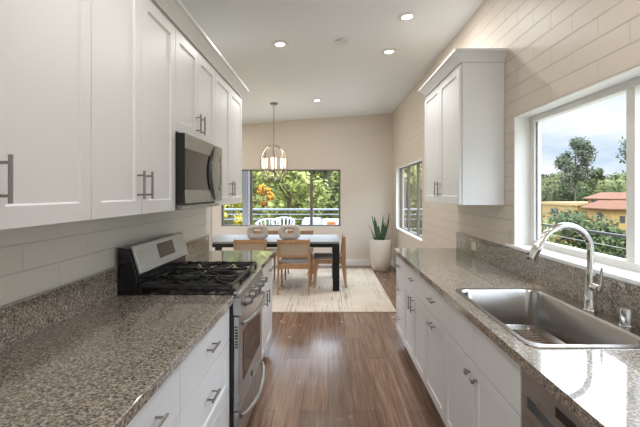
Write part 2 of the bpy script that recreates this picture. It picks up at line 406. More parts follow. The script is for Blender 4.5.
def crown_poly(x, o, z0, z1, p):   # profile of crown: x face, outwards o
    h = z1 - z0
    return [(x - o * .02, z0), (x + o * .008, z0), (x + o * .008, z0 + h * .12), (x + o * p * .35, z0 + h * .42), (x + o * p * .75, z0 + h * .72), (x + o * p, z0 + h * .82), (x + o * p, z1), (x - o * .02, z1)]
def crown(x, xw, o, y0, y1, z0, z1, p, near, far):
    """crown moulding around a cabinet top with mitred returns"""
    prof = [(-.02, 0), (.006, 0), (.006, .12), (p * .35, .42), (p * .72, .70), (p, .80), (p, 1), (-.02, 1)]
    mb = MB(); h = z1 - z0; n = len(prof); rings = []
    if near: rings.append([(xw, y0 - d, z0 + q * h) for d, q in prof])
    rings.append([(x + o * d, y0 - (d if near else 0), z0 + q * h) for d, q in prof])
    rings.append([(x + o * d, y1 + (d if far else 0), z0 + q * h) for d, q in prof])
    if far: rings.append([(xw, y1 + d, z0 + q * h) for d, q in prof])
    vs = [v for r in rings for v in r]; fs = [tuple(range(n)), tuple((len(rings) - 1) * n + k for k in range(n))]
    for i in range(len(rings) - 1):
        for k in range(n): fs.append((i * n + k, i * n + (k + 1) % n, (i + 1) * n + (k + 1) % n, (i + 1) * n + k))
    return mb.add(vs, fs)
cr1 = crown(UX + .02, XL, 1, -.16, 3.862, UT + .001, UT + .09, .058, False, True).build('crown_molding', 'white')
tag(cr1, 'long white crown molding along the tops of the left upper cabinets', 'molding')

# right upper cabinet
t = thing('upper_cabinet', 'white two-door upper cabinet on the right wall between the two windows', 'cabinet', (XR, 3.5, 1.38))
MB().box(.997, XR - .001, 2.97, 4.04, 1.38, 2.438).build('body', 'white', t, bevel=.0015)
for a, b, hy in ((2.972, 3.50, 3.455), (3.50, 4.038, 3.545)):
    d = shaker(.995, a, b, 1.382, 2.425, -1, t)
    bar('z', (.975, hy, 1.505), .13, -1).build('handle', 'nickel', d)
crown(.985, XR - .001, -1, 2.97, 4.04, 2.439, 2.524, .06, True, True).build('crown_molding', 'white', t)
MB().cyl((1.15, 2.972, 1.52), (1.15, 2.962, 1.52), .008, n=12).build('screw_cap', 'smoke', t)

# ------------------------------------------------------------------ base cabinets
def base(side, y0, y1, label, fronts, name='base_cabinet'):
    out = 1 if side == 'L' else -1; xf = -.555 if side == 'L' else .703; xw = XL + .001 if side == 'L' else XR - .001
    t = thing(name, label, 'cabinet', ((xf + xw) / 2, (y0 + y1) / 2, 0))
    if name == 'sink_cabinet':   # open top so that the sink bowl hangs inside
        b = MB(); xi = xf - out * .02
        b.box(xi, xf, y0 + .001, y1 - .001, .1, .874); b.box(xw, xi, y0 + .001, y0 + .018, .1, .874); b.box(xw, xi, y1 - .018, y1 - .001, .1, .874); b.box(xw, xi, y0 + .018, y1 - .018, .1, .12)
        b.build('body', 'white', t)
    else: MB().box(xw, xf, y0 + .001, y1 - .001, .1, .874).build('body', 'white', t)
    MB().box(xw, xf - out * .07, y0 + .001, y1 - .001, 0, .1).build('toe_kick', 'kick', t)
    for fr in fronts:
        kind, a, b, z0, z1, h = fr
        d = shaker(xf, a, b, z0, z1, out, t, 'drawer' if kind == 'drawer' else ('panel' if kind == 'panel' else 'door'), st=.055)
        if h:
            if h[0] == 'knob': knob((xf + out * .02, h[1], h[2]), out, d)
            else: bar(h[0], (xf + out * .02, h[1], h[2]), .115, out).build('handle', 'nickel', d)
    return t
def drawers3(y0, y1):
    m = (y0 + y1) / 2
    return [('drawer', y0, y1, .675, .868, ('y', m, .775)), ('drawer', y0, y1, .395, .673, ('y', m, .555)), ('drawer', y0, y1, .112, .393, ('y', m, .28))]
base('L', 1.446, 2.176, 'white three-drawer base cabinet just before the range on the left', drawers3(1.446, 2.17))
base('L', .93, 1.446, 'white base cabinet nearest the camera on the left, its top drawer handle showing', [('drawer', .93, 1.446, .675, .868, ('y', 1.2, .775)), ('door', .93, 1.446, .112, .673, ('z', .99, .58))])
base('L', .2, .93, 'white base cabinet under the left counter beside the camera, out of view', [('drawer', .2, .93, .675, .868, ('y', .56, .775)), ('door', .2, .56, .112, .673, ('z', .52, .58)), ('door', .56, .93, .112, .673, ('z', .60, .58))])
base('L', 2.946, 3.40, 'white base cabinet directly past the range on the left', [('drawer', 2.95, 3.40, .675, .868, ('y', 3.17, .775)), ('door', 2.95, 3.40, .112, .673, ('z', 3.34, .58))])
base('L', 3.40, 3.84, 'white base cabinet at the dining end of the left counter', [('drawer', 3.40, 3.84, .675, .868, ('y', 3.62, .775)), ('door', 3.40, 3.84, .112, .673, ('z', 3.46, .58))])
base('R', 3.60, 4.01, 'narrow white three-drawer cabinet at the dining end of the right counter', drawers3(3.60, 4.01))
base('R', 2.828, 3.60, 'white base cabinet with one wide drawer above two doors with long handles, right run', [('drawer', 2.828, 3.60, .675, .868, ('y', 3.21, .775)), ('door', 2.828, 3.21, .112, .673, ('z', 3.165, .58)), ('door', 3.21, 3.60, .112, .673, ('z', 3.255, .58))])
base('R', 2.345, 2.828, 'white base cabinet with a drawer over a tall pull-out front, beside the sink cabinet', [('drawer', 2.345, 2.828, .675, .868, ('y', 2.59, .775)), ('door', 2.345, 2.828, .112, .673, ('y', 2.59, .615))])
base('R', 1.4185, 2.345, 'wide white sink cabinet with two knobbed doors under the sink', [('panel', 1.88, 2.345, .675, .868, None), ('panel', 1.4185, 1.88, .675, .868, None), ('door', 1.88, 2.345, .112, .673, ('knob', 1.925, .61)), ('door', 1.4185, 1.88, .112, .673, ('knob', 1.835, .61))], 'sink_cabinet')
base('R', .2, .81, 'white base cabinet past the dishwasher beside the camera, out of view', [('drawer', .2, .81, .675, .868, ('y', .5, .775)), ('door', .2, .81, .112, .673, ('z', .7, .58))])

# ------------------------------------------------------------------ countertops
CT, CB = .915, .877
ctl = MB().box(XL + .001, -.51, .1, 2.176, CB, CT).build('countertop', 'granite', bevel=.004)
tag(ctl, 'long speckled granite countertop on the left between camera and range', 'countertop')
MB().box(XL + .001, XL + .021, .1, 2.174, CT, CT + .15).build('backsplash', 'granite', ctl, bevel=.002)
ctf = MB().box(XL + .001, -.51, 2.948, 3.86, CB, CT).build('countertop', 'granite', bevel=.004)
tag(ctf, 'short glossy granite countertop past the range, next to the dining table', 'countertop')
MB().box(XL + .001, XL + .021, 2.948, 3.86, CT, CT + .15).build('backsplash', 'granite', ctf, bevel=.002)
SX0, SX1, SY0, SY1 = .722, 1.272, 1.425, 2.31     # sink rim
hx0, hx1, hy0, hy1 = .745, 1.255, 1.45, 2.285
cr_ = MB()
cr_.box(.658, XR - .001, .1, hy0, CB, CT); cr_.box(.658, XR - .001, hy1, 4.03, CB, CT); cr_.box(.658, hx0, hy0, hy1, CB, CT); cr_.box(hx1, XR - .001, hy0, hy1, CB, CT)
ctr = cr_.build('countertop', 'granite')
tag(ctr, 'long speckled granite countertop on the right holding the sink', 'countertop')
MB().box(XR - .021, XR - .001, .1, 4.03, CT, KW[2] - .018).build('backsplash', 'granite', ctr, bevel=.002)

# ------------------------------------------------------------------ sink
def rrect(x0, x1, y0, y1, r, n=6):
    pts = []
    for cx, cy, a in ((x1 - r, y0 + r, -PI / 2), (x1 - r, y1 - r, 0), (x0 + r, y1 - r, PI / 2), (x0 + r, y0 + r, PI)):
        for k in range(n + 1): pts.append((cx + r * math.cos(a + PI / 2 * k / n), cy + r * math.sin(a + PI / 2 * k / n)))
    return pts
t = thing('kitchen_sink', 'single bowl stainless steel drop-in sink in the right countertop', 'sink', (1.0, 1.87, CT))
rings = [(rrect(SX0, SX1, SY0, SY1, .045), CT + .001), (rrect(SX0 + .002, SX1 - .002, SY0 + .002, SY1 - .002, .045), CT + .005), (rrect(SX0 + .018, 1.192, SY0 + .028, SY1 - .026, .07), CT + .005),
         (rrect(SX0 + .026, 1.184, SY0 + .036, SY1 - .034, .07), CT - .006), (rrect(SX0 + .034, 1.176, SY0 + .044, SY1 - .042, .07), CT - .19), (rrect(SX0 + .07, 1.14, SY0 + .08, SY1 - .078, .06), CT - .215)]
mb = MB(); n = len(rings[0][0]); vs = [(x, y, z) for r, z in rings for x, y in r]
fs = [(i * n + k, i * n + (k + 1) % n, (i + 1) * n + (k + 1) % n, (i + 1) * n + k) for i in range(len(rings) - 1) for k in range(n)] + [tuple((len(rings) - 1) * n + k for k in range(n))]
mb.add(vs, fs); mb.sm = True; mb.build('basin', 'sink', t)
MB().lathe([(.001, .0), (.042, .0), (.045, .003), (.03, .001), (.001, -.001)], (.96, 1.87, CT - .2145)).build('drain', 'chrome', t)
mb = MB(); z = CT - .195
for i in range(19):
    y = 1.56 + i * .0347; mb.tube([(.80, y, z), (1.125, y, z)], .0042, 6)
for x in (.80, .9, 1.02, 1.125): mb.tube([(x, 1.56, z + .004), (x, 2.184, z + .004)], .003, 6)
for x in (.80, 1.125):
    for y in (1.56, 2.184): mb.cyl((x, y, z), (x, y, CT - .2145), .005, n=8)
M['bronze'] = mat('brown coated wire', (.17, .10, .055), .4)
tag(mb.build('sink_grid', 'bronze'), 'brown wire grid lying on the bottom of the sink', 'sink grid')

# faucet
fx, fy = 1.225, 1.866
t = thing('kitchen_faucet', 'tall chrome gooseneck faucet with pull-down head behind the sink', 'faucet', (fx, fy, CT + .005))
MB().lathe([(.030, 0), (.031, .006), (.027, .012), (.0255, .06), (.022, .10), (.0205, .16), (.0185, .185), (.0145, .20)], (fx, fy, CT + .0052)).build('faucet_body', 'chrome', t)
pts = [(fx, fy, CT + .19), (fx, fy, 1.20)] + [(fx - .118 + .118 * math.cos(a), fy, 1.205 + .112 * math.sin(a)) for a in [PI * k / 16 * .86 for k in range(17)]]
MB().tube(pts, .0155, 16).build('gooseneck_spout', 'chrome', t)
e1 = Vector(pts[-1]); d_ = (Vector(pts[-1]) - Vector(pts[-2])).normalized()
sh = MB(); sh.tube([e1 - d_ * .002, e1 + d_ * .015, e1 + d_ * .03, e1 + d_ * .10, e1 + d_ * .108], [.0160, .0165, .018, .0235, .019], 18)
sh = sh.build('spray_head', 'chrome', t)
q = e1 + d_ * .085
MB().box(q.x - .026, q.x - .012, q.y - .007, q.y + .007, q.z - .02, q.z + .012).build('spray_button', 'black', sh, bevel=.003)
MB().cyl((fx, fy - .015, 1.035), (fx, fy - .062, 1.035), .019, n=20).build('valve', 'chrome', t)
MB().tube([(fx, fy - .062, 1.03), (fx + .002, fy - .07, 1.06), (fx + .004, fy - .072, 1.135)], [.009, .007, .0055], 12).build('lever_handle', 'chrome', t)
ag = MB().lathe([(.029, 0), (.030, .005), (.027, .008), (.027, .066), (.024, .074), (.01, .076)], (1.238, 1.655, CT + .0052)).build('air_gap_cap', 'chrome')
tag(ag, 'small cylindrical steel air gap cap on the sink deck near the faucet', 'air gap')

# ------------------------------------------------------------------ dishwasher
t = thing('dishwasher', 'stainless steel dishwasher under the right counter in the near corner', 'dishwasher', (1.0, 1.114, 0))
MB().box(.72, 1.28, .815, 1.413, .1, .87).build('body', 'black', t)
MB().box(.77, 1.28, .82, 1.408, 0, .1).build('toe_kick', 'black', t)
mb = MB(); xa, xb = .683, .719
mb.box(xa, xb, .818, 1.41, .11, .735); mb.box(xa, xb, .818, 1.41, .775, .862); mb.box(xa, xb, 1.372, 1.41, .735, .775); mb.box(xa, xb, .818, .86, .735, .775); mb.box(xb - .006, xb, .86, 1.372, .735, .775)
mb.build('door', 'steel', t)
MB().box(xa - .0015, xa, 1.10, 1.20, .80, .83).build('display', 'black', t)

# ------------------------------------------------------------------ gas range
RY0, RY1 = 2.183, 2.940; RC = (RY0 + RY1) / 2; RX = -.485
t = thing('gas_range', 'stainless steel gas range with black cast iron grates and back control panel', 'range', (-.83, RC, 0))
MB().box(XL + .03, RX - .034, RY0 + .002, RY1 - .002, .05, .905).build('body', 'black', t)
for fy_ in (RY0 + .05, RY1 - .05):
    for fx_ in (XL + .08, RX - .12): MB().cyl((fx_, fy_, 0), (fx_, fy_, .05), .018).build('foot', 'black', t)
MB().box(XL + .06, RX - .01, RY0, RY1, .905, .918).build('cooktop', 'cooktop', t, bevel=.003)
MB().box(RX - .035, RX + .004, RY0, RY1, .900, .926).build('front_rail', 'steel', t, bevel=.006, seg=3)
# side posts of stainless beside the door
cp = MB().prism([(RX - .033, .80), (RX + .018, .80), (RX + .004, .899), (RX - .033, .899)], 'y', RY0, RY1).build('control_panel', 'steel', t, bevel=.002)
for k in range(5):
    y = RC + (k - 2) * .135; c = Vector((RX + .011, y, .85)); nrm = Vector((.99, 0, .14))
    kb = MB(); kb.tube([c, c + nrm * .008, c + nrm * .01, c + nrm * .036, c + nrm * .038], [.027, .027, .022, .019, .015], 18)
    kb.box(c.x + .034, c.x + .046, y - .004, y + .004, .842, .876); kb.build('knob', 'nickel', t)
dr = MB().box(RX - .032, RX, RY0 + .004, RY1 - .004, .275, .792).build('oven_door', 'steel', t, bevel=.004)
MB().box(RX + .0005, RX + .003, RY0 + .10, RY1 - .10, .40, .68).build('oven_window', 'ovenglass', dr, bevel=.001)
hp = [(RX + .012 + .045 * math.sin(PI * k / 14) ** .5, RY0 + .03 + (RY1 - RY0 - .06) * k / 14, .748) for k in range(15)]
MB().tube(hp, .012, 12).build('handle', 'steel', dr)
MB().cyl((RX, RY0 + .36, .325), (RX + .004, RY0 + .36, .325), .019).build('badge', 'black', dr)
vt = MB()
for k in range(8): vt.box(RX - .024, RX - .008, RY0 + .0032, RY0 + .0039, .62 + k * .016, .628 + k * .016)
vt.build('side_vent', 'black', dr)
dw = MB().box(RX - .032, RX - .002, RY0 + .004, RY1 - .004, .07, .268).build('warming_drawer', 'steel', t, bevel=.004)
hp = [(RX + .006 + .042 * math.sin(PI * k / 14) ** .6, RY0 + .03 + (RY1 - RY0 - .06) * k / 14, .235 - .03 * math.sin(PI * k / 14)) for k in range(15)]
MB().tube(hp, .012, 12).build('handle', 'steel', dw)
# back guard
MB().prism([(XL + .022, .905), (-1.045, .905), (-1.045, 1.02), (-1.086, 1.165), (XL + .022, 1.172)], 'y', RY0, RY1).build('back_guard', 'black', t, bevel=.003)
pn = MB().prism([(-1.040, 1.020), (-1.022, 1.025), (-1.066, 1.180), (-1.088, 1.184)], 'y', RY0 + .006, RY1 - .003).build('back_panel', 'steel', t, bevel=.005, seg=3)
nn = Vector((.155, 0, .044)).normalized()
def onpan(y, s, off): p0 = Vector((-1.022, 0, 1.025)); p1 = Vector((-1.066, 0, 1.180)); p = p0.lerp(p1, s) + nn * off; return (p.x, y, p.z)
MB().hexa([onpan(2.47, .28, .0), onpan(2.71, .28, .0), onpan(2.71, .84, .0), onpan(2.47, .84, .0)], [onpan(2.47, .28, .003), onpan(2.71, .28, .003), onpan(2.71, .84, .003), onpan(2.47, .84, .003)]).build('display', 'display', pn, bevel=.001)
# burners and grates
for bx, by, br_ in ((-.96, RY0 + .15, .034), (-.70, RY0 + .15, .042), (-.83, RC, .036), (-.96, RY1 - .15, .034), (-.70, RY1 - .15, .042)):
    MB().lathe([(br_ + .016, 0), (br_ + .016, .005), (br_, .008), (br_, .016), (br_ - .006, .022), (.004, .023)], (bx, by, .9185)).build('burner', 'iron', t)
gx0, gx1 = -1.03, -.53; zt_ = .968
for gi in range(3):
    y0 = RY0 + .012 + gi * .2475; y1 = y0 + .238; ym = (y0 + y1) / 2; gr = MB(); b = .006
    def gb(xa, ya, xb, yb, z=zt_, ww=b):
        d = Vector((xb - xa, yb - ya, 0)).normalized(); p = Vector((-d.y, d.x, 0)) * ww
        A, B_ = Vector((xa, ya, 0)), Vector((xb, yb, 0))
        gr.hexa([(A - p) + Vector((0, 0, z - .016)), (B_ - p) + Vector((0, 0, z - .016)), (B_ + p) + Vector((0, 0, z - .016)), (A + p) + Vector((0, 0, z - .016))],
                [(A - p * .7) + Vector((0, 0, z)), (B_ - p * .7) + Vector((0, 0, z)), (B_ + p * .7) + Vector((0, 0, z)), (A + p * .7) + Vector((0, 0, z))])
    gb(gx0, y0, gx1, y0); gb(gx0, y1, gx1, y1); gb(gx0, y0, gx0, y1); gb(gx1, y0, gx1, y1); gb((gx0 + gx1) / 2, y0, (gx0 + gx1) / 2, y1)
    for cx_ in ((-.90, -.66) if gi != 1 else (-.78,)):
        for a in range(8):
            an = a * PI / 4; r1 = .115
            ex = max(gx0, min(gx1, cx_ + r1 * 1.35 * math.cos(an))); ey = max(y0, min(y1, ym + r1 * 1.35 * math.sin(an)))
            gb(cx_ + .035 * math.cos(an), ym + .035 * math.sin(an), ex, ey, zt_ + .006, .005)
    for fx_ in (gx0, (gx0 + gx1) / 2, gx1):
        for fy_ in (y0, y1): gr.box(fx_ - .008, fx_ + .008, fy_ - .006, fy_ + .006, .9185, zt_ - .01)
    gr.build('grate', 'iron', t)

# ------------------------------------------------------------------ microwave
MX = -.78
t = thing('microwave', 'stainless over-the-range microwave with a lens-shaped handle', 'microwave', (-.98, 2.56, 1.385))
MB().box(XL + .001, -.832, 2.184, 2.936, 1.385, 1.80).build('body', 'black', t)
MB().box(-1.1, -.80, 2.20, 2.93, 1.376, 1.40).build('bottom_vent', 'steel', t)
MB().box(-.831, MX - .004, 2.184, 2.936, 1.412, 1.80).build('door', 'black', t, bevel=.002)
fr = MB(); fr.box(MX - .003, MX + .003, 2.186, 2.934, 1.715, 1.799); fr.box(MX - .003, MX + .003, 2.186, 2.934, 1.413, 1.487); fr.box(MX - .003, MX + .003, 2.885, 2.934, 1.488, 1.714); 
fr.build('door_frame', 'steel', t, bevel=.002)
MB().box(MX - .0035, MX + .001, 2.187, 2.884, 1.4875, 1.7145).build('door_glass', 'bglass', t)
def lens(w_, h_, xo, xo2, bow, name, m):
    mb = MB(); K = 20; rows = []; zc = 1.605; yc = 2.735
    for k in range(K + 1):
        s = -1 + 2 * k / K; hw = w_ * (1 - s * s) ** .9 + .001; z = zc + s * h_; bx = bow * (1 - s * s)
        rows.append([(xo + bx, yc - hw, z), (xo + bx + .008 * (1 - s * s), yc, z), (xo + bx, yc + hw, z), (xo2, yc + hw, z), (xo2, yc - hw, z)])
    vs = [v for r in rows for v in r]; fs = [(i * 5 + q, i * 5 + (q + 1) % 5, i * 5 + 5 + (q + 1) % 5, i * 5 + 5 + q) for i in range(K) for q in range(5)] + [(4, 3, 2, 1, 0), tuple(K * 5 + q for q in range(5))]
    mb.add(vs, fs); mb.sm = True; return mb.build(name, m, t)
lens(.150, .182, MX + .006, MX + .0035, .003, 'handle_surround', 'black')
lens(.092, .170, MX + .010, MX + .0075, .010, 'handle', 'steel')

# ------------------------------------------------------------------ outlets
def plate(x, y, z, w_, h_, label, out=-1, horiz=False):
    t = thing('outlet', label, 'outlet', (x, y, z))
    MB().box(x + out * .0005, x + out * .006, y - w_ / 2, y + w_ / 2, z - h_ / 2, z + h_ / 2).build('cover_plate', 'plate', t, bevel=.002)
    for s in (-1, 1):
        dy, dz = (s * .024, 0) if horiz else (0, s * .024)
        MB().box(x + out * .0062, x + out * .008, y + dy - .014, y + dy + .014, z + dz - .014, z + dz + .014).build('socket', 'plate', t, bevel=.001)
plate(XR, 2.90, 1.155, .072, .115, 'beige outlet cover on the block wall beside the kitchen window')
plate(XR - .021, 3.52, 1.0, .115, .07, 'beige outlet set sideways in the granite backsplash below the right upper cabinet', horiz=True)

# ------------------------------------------------------------------ ceiling lamps
def ceil_pt(px, py):
    dy, dx = CY - py, px - CX; Y = F * (2.993 - H) / (dy - .072 * dx); return dx * Y / F, Y
LAMPW = 7.5
def recessed(x, y, label, group=None):
    z = cz(x); t = thing('recessed_light', label, 'light', (x, y, z), group); t.rotation_euler = (0, -math.atan(.072), 0)
    a = MB(); a.lathe([(.046, -.0015), (.048, -.012), (.084, -.007), (.090, -.0015)]); a.v = [v + t.location for v in a.v]; a.build('trim_ring', 'smoke', t)
    b_ = MB(); b_.lathe([(.046, -.003), (.044, -.009), (.002, -.009)]); b_.v = [v + t.location for v in b_.v]; b_.build('lens', 'lens', t)
    l = bpy.data.lights.new('lamp', 'AREA'); l.shape = 'DISK'; l.size = .085; l.energy = LAMPW; l.color = (1, .98, .955)
    lo = bpy.data.objects.new('lamp', l); C.objects.link(lo); lo.parent = t; lo.location = (0, 0, -.02)
    return t
for (px, py), lb in (((280, 43.5), 'round recessed ceiling light nearest the left cabinets'), ((407, 16), 'round recessed ceiling light highest in the photo, near the right wall'),
                     ((389, 51), 'round recessed ceiling light left of the top of the right upper cabinet'), ((317, 100), 'small farthest recessed ceiling light beside the pendant')):
    recessed(*ceil_pt(px, py), lb)
for x, y in ((-.48, 1.2), (.68, 1.0), (-.2, -1.0), (.7, -1.4)): recessed(x, y, 'added recessed fill light above or behind the camera, unseen', 'added recessed fill lights out of view')  # unseen extra lamps, added to raise the fill light in the kitchen
for x, y in ((-2.4, 5.2), (-2.4, 7.2)): recessed(x, y, 'round recessed ceiling light over the hidden left side of the dining room', 'recessed lights over the hidden dining side')
x, y = ceil_pt(341, 41); z = cz(x)
sd = MB().lathe([(.062, -.004), (.062, -.022), (.05, -.032), (.002, -.034)], (x, y, z)).build('smoke_detector', 'smoke')
tag(sd, 'small round white smoke detector on the ceiling between the recessed lights', 'smoke detector')

# ------------------------------------------------------------------ pendant
px_, py_ = -.88, 6.5; zc_ = cz(px_); oc = 1.955
t = thing('pendant_light', 'oval open-cage metal pendant lamp hanging over the dining table', 'pendant lamp', (px_, py_, zc_))
MB().lathe([(.062, -.001), (.064, -.012), (.05, -.028), (.008, -.032)], (px_, py_, zc_)).build('canopy', 'nickel', t)
MB().cyl((px_, py_, zc_ - .03), (px_, py_, oc + .29), .006, n=10).build('rod', 'nickel', t)
for k in range(4):
    a = k * PI / 4 + .2; ring = [(px_ + .215 * math.cos(u) * math.cos(a), py_ + .215 * math.cos(u) * math.sin(a), oc + .29 * math.sin(u)) for u in [2 * PI * i / 40 for i in range(40)]]
    MB().tube(ring, .009, 8, closed=True).build('cage_ring', 'nickel', t)
mb = MB(); mb.tube([(px_, py_, oc + .29), (px_, py_, oc - .13)], .007, 10); mb.lathe([(.012, -.15), (.03, -.13), (.03, -.11), (.012, -.10)], (px_, py_, oc))
for k in range(4):
    a = k * PI / 2 + .12; mb.tube([(px_, py_, oc - .125), (px_ + .08 * math.cos(a), py_ + .08 * math.sin(a), oc - .135), (px_ + .148 * math.cos(a), py_ + .148 * math.sin(a), oc - .09)], .006, 8)
mb.build('lamp_arms', 'nickel', t)
for k in range(4):
    a = k * PI / 2 + .12; c = (px_ + .148 * math.cos(a), py_ + .148 * math.sin(a), oc - .09)
    MB().lathe([(.018, 0), (.038, .012), (.045, .05), (.045, .155), (.042, .165), (.01, .165)], c, 20).build('glass_shade', 'shade', t)
pl_ = bpy.data.lights.new('bulb', 'POINT'); pl_.energy = 5; pl_.color = (1, .82, .6); pl_.shadow_soft_size = .1
po = bpy.data.objects.new('bulb', pl_); C.objects.link(po); po.parent = t; po.location = (0, 0, oc + .13 - zc_)

# ------------------------------------------------------------------ rug
RG = (-2.35, .845, 4.92, 7.72)
rg = thing('area_rug', 'cream woven area rug with sparse black strokes under the dining table', 'rug', (-.75, 6.3, 0))
MB().box(RG[0], RG[1], RG[2], RG[3], .001, .013).build('pile', 'rug', rg, bevel=.004)
MB().box(RG[0] - .002, RG[1] + .002, RG[2] - .012, RG[2] - .0005, .001, .010).build('binding', 'rugedge', rg)
RZ = .0132

# ------------------------------------------------------------------ dining table
TX0, TX1, TY0, TY1, TZ = -1.93, .17, 5.93, 6.93, .748
t = thing('dining_table', 'long black dining table with thick square legs on the cream rug', 'table', ((TX0 + TX1) / 2, 6.43, RZ))
MB().box(TX0, TX1, TY0, TY1, TZ - .03, TZ).build('tabletop', 'tabletop', t, bevel=.003)
ap = MB(); ap.box(TX0 + .005, TX1 - .005, TY0 + .004, TY0 + .03, TZ - .085, TZ - .031); ap.box(TX0 + .005, TX1 - .005, TY1 - .03, TY1 - .004, TZ - .085, TZ - .031)
ap.box(TX0 + .005, TX0 + .03, TY0 + .03, TY1 - .03, TZ - .085, TZ - .031); ap.box(TX1 - .03, TX1 - .005, TY0 + .03, TY1 - .03, TZ - .085, TZ - .031); ap.build('apron', 'tableblk', t)
for a in (TX0, TX1 - .10):
    for b in (TY0, TY1 - .10): MB().box(a, a + .1, b, b + .1, RZ, TZ - .031).build('leg', 'tableblk', t, bevel=.003)

# vases
def vase(x, y, label, rot):
    mb = MB(); A = 36; Bn = 16; vs = []
    for i in range(A):
        u = 2 * PI * i / A; sg = lambda c, p: math.copysign(abs(c) ** p, c)
        # superellipse centre line, thick band with an oval hole
        for k in range(Bn):
            v = 2 * PI * k / Bn
            ro = 1 if math.cos(v) > 0 else 1
            R = .5 * (1 + .0); off = math.cos(v)
            ox, oz = .165 * sg(math.cos(u), .5), .112 * sg(math.sin(u), .5)
            ix, iz = .072 * sg(math.cos(u), .8), .036 * sg(math.sin(u), .8) + .01
            m_ = (sg(off, .7) + 1) / 2
            vs.append((ix + (ox - ix) * m_, .065 * sg(math.sin(v), .6), .112 + iz + (oz - iz) * m_))
    fs = [(i * Bn + k, i * Bn + (k + 1) % Bn, ((i + 1) % A) * Bn + (k + 1) % Bn, ((i + 1) % A) * Bn + k) for i in range(A) for k in range(Bn)]
    R_ = Matrix.Rotation(rot, 3, 'Z'); mb.add([R_ @ Vector(v) + Vector((x, y, TZ + .001)) for v in vs], fs); mb.sm = True
    return tag(mb.build('donut_vase', 'vase'), label, 'vase')
vase(-1.10, 6.25, 'left one of the two rough grey stoneware vases with an oval hole on the table', .06)
vase(-.60, 6.25, 'right one of the two rough grey stoneware vases with an oval hole', -.05)

# ------------------------------------------------------------------ dining chairs
def make_chair(label):
    t = thing('dining_chair', label, 'chair', (0, 0, RZ)); w_, hw = .47, .235
    def leg(sx, back):
        mb = MB(); x = sx * (hw - .014); a = .013
        if back:   # post running up to the top rail, widest at the seat
            for (y0_, y1_, z0_, z1_, d0, d1) in ((-.255, -.215, 0, .42, .014, .038), (-.215, -.235, .42, .79, .038, .016)):
                mb.hexa([(x - a, y0_ - d0, z0_), (x + a, y0_ - d0, z0_), (x + a, y0_ + d0, z0_), (x - a, y0_ + d0, z0_)], [(x - a, y1_ - d1, z1_), (x + a, y1_ - d1, z1_), (x + a, y1_ + d1, z1_), (x - a, y1_ + d1, z1_)])
        else:
            mb.hexa([(x - a, .235 - .012, 0), (x + a, .235 - .012, 0), (x + a, .235 + .012, 0), (x - a, .235 + .012, 0)], [(x - a, .195 - .042, .44), (x + a, .195 - .042, .44), (x + a, .195 + .042, .44), (x - a, .195 + .042, .44)])
        mb.v = [v + t.location for v in mb.v]; mb.build('leg', 'oak', t)
    for sx in (-1, 1):
        for bk in (True, False): leg(sx, bk)
    def P(mb, *a, **k): mb.v = [v + t.location for v in mb.v]; return mb.build(*a, **k)
    P(MB().box(-hw + .028, hw - .028, -.235, -.212, .365, .435).box(-hw + .028, hw - .028, .215, .237, .365, .435).box(-hw + .001, -hw + .028, -.18, .165, .375, .435).box(hw - .028, hw - .001, -.18, .165, .375, .435), 'seat_frame', 'oak', t)
    P(MB().box(-hw + .029, hw - .029, -.205, .245, .437, .476), 'seat', 'cushion', t, bevel=.012, seg=3)
    P(MB().box(-hw, hw, -.250, -.222, .735, .785).box(-hw + .028, hw - .028, -.238, -.216, .53, .56), 'back_frame', 'oak', t, bevel=.003)
    P(MB().hexa([(-hw + .028, -.232, .56), (hw - .028, -.232, .56), (hw - .028, -.228, .56), (-hw + .028, -.228, .56)], [(-hw + .028, -.238, .735), (hw - .028, -.238, .735), (hw - .028, -.234, .735), (-hw + .028, -.234, .735)]), 'cane_panel', 'cane', t)
    return t
chairs = [(-.495, 5.98, 0, 'oak cane-backed chair fully in view on the near side of the table'),
          (-1.12, 5.98, 0, 'oak chair whose backrest alone shows above the end of the left counter'),
          (.02, 6.35, PI / 2, 'oak dining chair seen side-on at the right end of the black table'),
          (-.495, 6.95, PI, 'far side oak chair behind the right vase, only its top rail and legs showing'),
          (-1.12, 6.95, PI, 'far side oak chair behind the left vase, mostly hidden')]
c0 = None
for x, y, rz, lb in chairs:
    if c0 is None: c0 = make_chair(lb); c = c0
    else: c = copy_tree(c0); c['label'] = lb
    c.location = (x, y, RZ); c.rotation_euler = (0, 0, rz)
    c['group'] = 'dining chairs around the black table'

